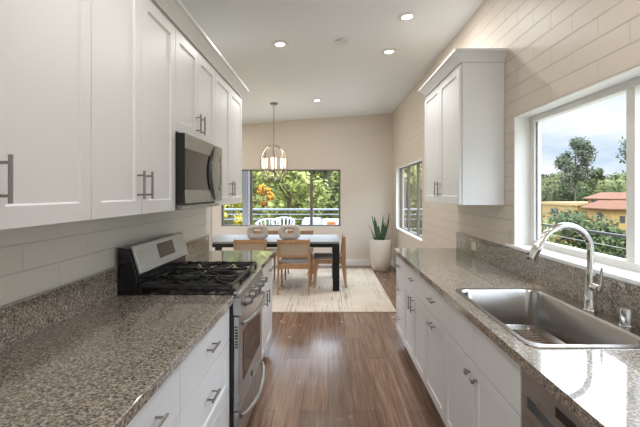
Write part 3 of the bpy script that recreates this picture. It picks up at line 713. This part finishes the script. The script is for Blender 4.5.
# ------------------------------------------------------------------ potted plant
t = thing('potted_snake_plant', 'snake plant in a tall cream ceramic pot in the far right corner', 'plant', (1.0, 7.59, 0))
MB().lathe([(.10, .0), (.125, .004), (.165, .06), (.192, .18), (.203, .32), (.205, .50), (.205, .595), (.190, .597), (.186, .54), (.002, .54)], (1.0, 7.59, .0), 40).build('pot', 'pot', t)
MB().lathe([(.184, .541), (.18, .552), (.002, .556)], (1.0, 7.59, 0)).build('soil', 'soil', t)
for k in range(15):
    a = k * 2.4; r = .03 + .075 * ((k * 7) % 10) / 10; h = .30 + .26 * ((k * 5 + 3) % 11) / 11; lean = .16 * r / .1
    bx, by = 1.0 + r * math.cos(a), 7.59 + r * math.sin(a); mb = MB(); K = 9; rows = []; tw = a * 1.7
    for i in range(K + 1):
        s = i / K; wd = (.026 * (1 - s) ** .55 * (1 + .8 * s) + .001); an = tw + s * .9
        c = Vector((bx + lean * s * math.cos(a), by + lean * s * math.sin(a), .545 + h * s)); d = Vector((math.cos(an), math.sin(an), 0)); nn_ = Vector((-d.y, d.x, 0))
        rows += [c - d * wd + nn_ * .005, c - nn_ * .003, c + d * wd + nn_ * .005, c + nn_ * .002]
    mb.add(rows, [(i * 4 + q, i * 4 + (q + 1) % 4, i * 4 + 4 + (q + 1) % 4, i * 4 + 4 + q) for i in range(K) for q in range(4)] + [(3, 2, 1, 0)]); mb.sm = True
    mb.build('leaf', 'snake', t)

# ------------------------------------------------------------------ outdoors
struct('terrace', MB().box(XD - 1, 3.3, YF + .16, 11.6, -.25, -.06).box(XR + .16, 3.3, -4, YF + .16, -.25, -.06), 'concrete')
gnd = MB(); G = 40; gv = []
def gz(x, y):
    d = max(0, max(x - 5, y - 14)); return -.8 - min(9, d * .22)
for i in range(G + 1):
    for j in range(G + 1):
        x = -90 + 260 * i / G; y = -30 + 260 * j / G; gv.append((x, y, gz(x, y)))
gnd.add(gv, [(i * (G + 1) + j, (i + 1) * (G + 1) + j, (i + 1) * (G + 1) + j + 1, i * (G + 1) + j + 1) for i in range(G) for j in range(G)]); struct('ground', gnd, 'ground')

def tree(name, label, cx, cy, zbase, ztop, rad, leafm_, n=1800, leaf=.16, crown_from=None, lobes=9, group=None, seed=1, hollow=.45):
    rnd = random.Random(seed); t = thing(name, label, 'tree', (cx, cy, zbase), group)
    cf = crown_from if crown_from is not None else zbase + (ztop - zbase) * .2
    tr = MB(); tr.tube([(cx, cy, zbase), (cx + .1, cy, (cf + ztop) / 2), (cx, cy + .05, cf + (ztop - cf) * .85)], [rad * .05 + .02, rad * .03 + .015, .015], 7)
    lb = []
    for k in range(lobes):
        u = rnd.uniform(0, 2 * PI); s = (k + .5) / lobes; zz = cf + (ztop - cf) * (.1 + .8 * s); rr = rad * (.62 * math.sin(PI * min(1, .18 + .72 * s)) ** .7)
        lr = rad * rnd.uniform(.42, .62); p = Vector((cx + rr * math.cos(u), cy + rr * math.sin(u), zz))
        p.z = min(p.z, ztop - lr * .6); p.z = max(p.z, cf + lr * .3); lb.append((p, lr)); tr.tube([(cx, cy, max(zbase, p.z - lr * 1.4)), tuple(p)], [rad * .014 + .008, .008], 5)
    tr.build('trunk', 'bark', t)
    fo = MB()
    for i in range(n):
        p, lr = lb[rnd.randrange(lobes)]
        d = Vector((rnd.gauss(0, 1), rnd.gauss(0, 1), rnd.gauss(0, 1))).normalized(); q = p + Vector((d.x, d.y, d.z * .75)) * lr * rnd.uniform(hollow, 1) 
        a = Vector((rnd.gauss(0, 1), rnd.gauss(0, 1), rnd.gauss(0, .6))).normalized(); b = a.cross(d + Vector((rnd.gauss(0, .4), rnd.gauss(0, .4), .3))).normalized(); s = leaf * rnd.uniform(.6, 1.3)
        fo.add([q - a * s, q - b * s * .55, q + a * s, q + b * s * .55], [(0, 1, 2, 3)])
    fo.build('foliage', leafm_, t, raw=True); return t
def at(px, Y): return (px - CX) * Y / F
def zt(py, Y): return H + (CY - py) * Y / F
# seen through the far window
tree('garden_tree', 'large bright green tree in the middle of the far window', at(287, 21), 21, -2.2, 5.2, 2.0, 'leaflight', 4200, .13, -.6, 14, seed=3)
tree('garden_tree', 'darker green tree filling the upper left of the far window', at(250, 26), 26, -3, 6.0, 2.4, 'leafmid', 3200, .16, -.5, 12, seed=4)
tree('garden_tree', 'light green drooping tree behind the right pane of the far window', at(328, 25), 25, -3, 6.0, 2.2, 'leafmid', 3200, .16, -.6, 12, seed=5)
tree('garden_tree', 'dark evergreen standing between the bright tree and the right pane', at(308, 33), 33, -3, 6.8, 2.2, 'leafdark', 2600, .2, -.6, 12, seed=6)
tree('autumn_tree', 'slim small tree with orange leaves outside the far window behind the railing', at(264.5, 12.6), 12.6, -.8, 1.75, .27, 'leaforange', 900, .04, 1.0, 9, seed=7)
tree('garden_shrub', 'green shrub below the orange tree outside the far window', at(257, 12.1), 12.1, -.8, 1.50, .33, 'leafmid', 800, .05, .2, 8, seed=17)
tree('garden_shrub', 'yellow green shrub at the lower left corner of the far window', at(229, 12.6), 12.6, -.8, 1.6, .62, 'leafyellow', 1300, .06, 0, 9, seed=8)
tree('garden_tree', 'green tree seen through the dining side window', at(404, 17), 17, -2, 4.2, 1.7, 'leafmid', 2600, .12, -.4, 12, seed=9)
tree('garden_tree', 'yellow green tree beyond the rails in the near part of the side window', at(424, 20), 20, -2, 3.2, 1.8, 'leaflight', 2400, .13, -.9, 12, seed=10)
# seen through the kitchen window
tree('tall_tree', 'tall grey-green tree standing against the clouds in the kitchen window', at(575, 90), 90, -9, zt(135, 90), 3.9, 'leafgrey', 7500, .28, zt(187, 90), 34, seed=11, hollow=.1)
tree('tall_tree', 'spreading thin tree at the right edge of the kitchen window view', at(640, 84), 84, -9, zt(135, 84), 4.4, 'leafgrey', 1500, .34, zt(160, 84), 12, seed=12, hollow=.2)
tree('hillside_tree', 'bushy dark green tree in front of the ochre house below the kitchen window', at(578, 27), 27, -6, zt(211, 27), 2.5, 'leafdark', 7000, .14, -4.5, 16, seed=13)
tree('hillside_tree', 'low green tree at the lower left of the kitchen window view', at(547, 24), 24, -6, zt(220, 24), 1.6, 'leafmid', 2200, .12, -4.5, 12, seed=14)
tree('hillside_tree', 'green tree below the corner of the ochre house, right of the bushy tree', at(618, 30), 30, -7, zt(226, 30), 2.4, 'leafdark', 5500, .15, -6, 14, seed=15)
tree('hillside_tree', 'pointed conifer rising just right of the tall grey-green tree', at(597, 82), 82, -9, zt(168, 82), 1.5, 'leafdark', 1100, .3, zt(188, 82), 8, seed=16)
# continuous woodland masses
def wood(label, pts, leafm_, seed, n, leaf):
    rnd = random.Random(seed); fo = MB()
    for i in range(n):
        x, y, z, r = pts[rnd.randrange(len(pts))]; d = Vector((rnd.gauss(0, 1), rnd.gauss(0, 1), rnd.gauss(0, 1))).normalized(); q = Vector((x, y, z)) + d * r * rnd.uniform(.75, 1)
        a = Vector((rnd.gauss(0, 1), rnd.gauss(0, 1), rnd.gauss(0, .6))).normalized(); b = a.cross(d + Vector((.2, .1, .4))).normalized(); s = leaf * rnd.uniform(.6, 1.4)
        fo.add([q - a * s, q - b * s * .7, q + a * s, q + b * s * .7], [(0, 1, 2, 3)])
    for x, y, z, r in pts:    # leafy masses have a solid inside
        ring = [(r * .80 * math.sin(PI * k / 6) + .001, -r * .80 * math.cos(PI * k / 6)) for k in range(7)]; fo.lathe(ring, (x, y, z), 10)
    o = fo.build('woodland', leafm_, raw=True, smooth=False); tag(o, label, 'woodland', kind='stuff')
rnd = random.Random(5)
wood('dense green woodland on the hillside behind the ochre houses', [(at(px, Y), Y, zt(py + rnd.uniform(-3, 6) + 4, Y), rnd.uniform(3.0, 4.4)) for Y in (100, 112) for px in range(520, 680, 11) for py in ((190, 208) if Y == 100 else (183,))], 'leafwood', 21, 17000, .40)
wood('dark hedge of trees closing the view beyond the terrace', [(at(px, Y), Y, z, rnd.uniform(2.6, 3.4)) for Y in (42,) for px in range(180, 500, 16) for z in (-1.5, 2, 5.5)], 'leafdark', 22, 12000, .26)

# houses on the hillside
def hexroof(mb, x0, x1, y0, y1, z0, z1, inset):
    mb.hexa([(x0, y0, z0), (x1, y0, z0), (x1, y1, z0), (x0, y1, z0)], [(x0 + inset, y0 + inset, z1), (x1 - inset, y0 + inset, z1), (x1 - inset, y1 - inset, z1), (x0 + inset, y1 - inset, z1)])
Yh = 55.0; xg = at(611, Yh); zb = zt(262, Yh); zl = zt(209, Yh)
t = thing('house', 'ochre house with two terracotta tiled roofs on the hillside', 'house', (xg + 4, Yh + 3, zb))
MB().box(xg, xg + 14, Yh, Yh + 5, zb, zl).build('wall', 'stucco', t)
MB().box(xg + 5, xg + 14, Yh - .5, Yh - .01, zb, zt(203, Yh)).build('porch_wall', 'stucco', t)
MB().box(xg + 1.6, xg + 14, Yh + 2.4, Yh + 7.4, zl + .3, zt(199, Yh + 3)).build('upper_wall', 'stucco', t)
def slope_roof(x0, x1, y0, y1, z0, z1, ins, name):
    MB().hexa([(x0, y0, z0 - .12), (x1, y0, z0 - .12), (x1, y1, z0 - .12), (x0, y1, z0 - .12)], [(x0, y0, z0), (x1, y0, z0), (x1, y1, z0), (x0, y1, z0)]).hexa(
        [(x0, y0, z0), (x1, y0, z0), (x1, y1, z0), (x0, y1, z0)], [(x0 + ins, y0 + ins, z1), (x1 - ins, y0 + ins, z1), (x1 - ins, y1 - ins, z1), (x0 + ins, y1 - ins, z1)]).build(name, 'rooftile', t)
slope_roof(xg - .7, xg + 4.5, Yh - .7, Yh + 5.6, zl + .05, zt(200.5, Yh), 1.7, 'lower_roof')
slope_roof(xg + 1.1, xg + 15, Yh + 1.9, Yh + 8, zt(198.6, Yh + 3), zt(192.3, Yh + 4), 1.8, 'upper_roof')
for y, za_, zb_ in ((Yh + 2.3, 213, 222),): MB().box(xg - .06, xg - .01, y - .5, y + .5, zt(zb_, Yh), zt(za_, Yh)).build('window', 'pane', t)
MB().box(xg + 1.2, xg + 1.9, Yh - .06, Yh - .01, zt(223, Yh), zt(216, Yh)).build('window', 'pane', t)
for y in (Yh + 3.2, Yh + 4.6, Yh + 6): MB().box(xg + 1.54, xg + 1.59, y - .4, y + .4, zt(203.6, Yh + 3), zt(200.2, Yh + 3)).build('window', 'pane', t)
x2, y2 = 40.0, 64.2
t = thing('house', 'low flat-topped ochre house left of the tiled-roof house', 'house', (x2 + 4, y2 + 4, zt(250, y2)))
MB().box(x2, x2 + 9, y2, y2 + 10.5, zt(250, y2), zt(206, y2)).build('wall', 'stucco', t)
MB().box(x2 - .2, x2 + 9.2, y2 - .2, y2 + 10.7, zt(206, y2) + .01, zt(203, y2)).build('parapet', 'stucco2', t)
MB().box(x2 - .06, x2 - .01, y2 + 5.4, y2 + 7.6, zt(217, y2), zt(210, y2)).build('window', 'pane', t)

# railings
t = thing('balcony_railing', 'black-topped cable railing outside the kitchen window', 'railing', (3.2, 3.5, -.06))
MB().box(3.175, 3.225, -1.5, 11.4, .985, 1.015).build('top_rail', 'railblk', t)
for k in range(8): MB().cyl((3.2, -1.5, .10 + k * .11), (3.2, 11.4, .10 + k * .11), .004, n=6).build('cable', 'cable', t)
for k in range(7): MB().box(3.18, 3.22, -1.5 + k * 1.9, -1.46 + k * 1.9, -.06, .985).build('post', 'railblk', t)
t = thing('terrace_railing', 'grey painted tube railing across the terrace outside the far window', 'railing', (-.5, 11.4, -.06))
for z, r in ((1.0, .03), (.86, .014), (.72, .014), (.45, .014), (.2, .014)): MB().cyl((-4.2, 11.4, z), (3.15, 11.4, z), r, n=10).build('rail', 'rail', t)
for k in range(5): MB().cyl((-4 + k * 1.78, 11.4, -.06), (-4 + k * 1.78, 11.4, .97), .025, n=10).build('post', 'rail', t)
# patio furniture
def sofa(x0, x1, y, label):
    t = thing('outdoor_armchair', label, 'armchair', ((x0 + x1) / 2, y, -.06))
    MB().box(x0 + .12, x1 - .12, y - .35, y + .25, .1, .40).build('seat', 'outwhite', t, bevel=.03)
    MB().box(x0, x1, y + .26, y + .38, .05, .83).build('backrest', 'outwhite', t, bevel=.03)
    for a, b in ((x0, x0 + .12), (x1 - .12, x1)): MB().box(a, b, y - .35, y + .25, -.06, .80).build('armrest', 'outwhite', t, bevel=.03)
    return t
sofa(at(303, 10), at(321, 10), 10, 'white outdoor armchair behind the dark window divider')
sofa(at(322, 9.6), at(341, 9.6), 9.6, 'white outdoor armchair at the right end of the far window view')
cu = MB().box(at(327, 9.3), at(335, 9.3), 9.40, 9.55, .405, .80).build('cushion', 'orangec', bevel=.03); tag(cu, 'orange patterned cushion on the right white outdoor armchair', 'cushion')
def wirechair(x, y, label):
    t = thing('outdoor_chair', label, 'chair', (x, y, -.06))
    for sx in (-.2, .2):
        for sy in (-.2, .2): MB().cyl((x + sx, y + sy, -.06), (x + sx * .9, y + sy * .9, .40), .014, n=8).build('leg', 'outwhite', t)
    MB().lathe([(.01, .40), (.25, .40), (.26, .43), (.01, .44)], (x, y, 0), 20).build('seat', 'outwhite', t)
    mb = MB()
    for k in range(9):
        a = PI * (.02 + .96 * k / 8); mb.tube([(x + .22 * math.cos(a), y + .2 * math.sin(a), .43), (x + .30 * math.cos(a), y + .26 * math.sin(a), .70 + .12 * math.sin(a))], .016, 6)
    mb.tube([(x + .30 * math.cos(a), y + .26 * math.sin(a), .70 + .12 * math.sin(a)) for a in [PI * (.02 + .96 * k / 12) for k in range(13)]], .02, 8)
    mb.build('backrest', 'outwhite', t)
wirechair(at(268, 9.8), 9.8, 'white spindle-back patio chair nearest the orange tree')
wirechair(at(283, 10.4), 10.4, 'white spindle-back patio chair in the middle of the terrace')
tag(MB().box(at(243, 8.7), at(249, 8.7), 8.65, 8.78, -.06, 2.7).build('patio_post', 'post'), 'pale blue-white post standing outside the left pane of the far window', 'post')
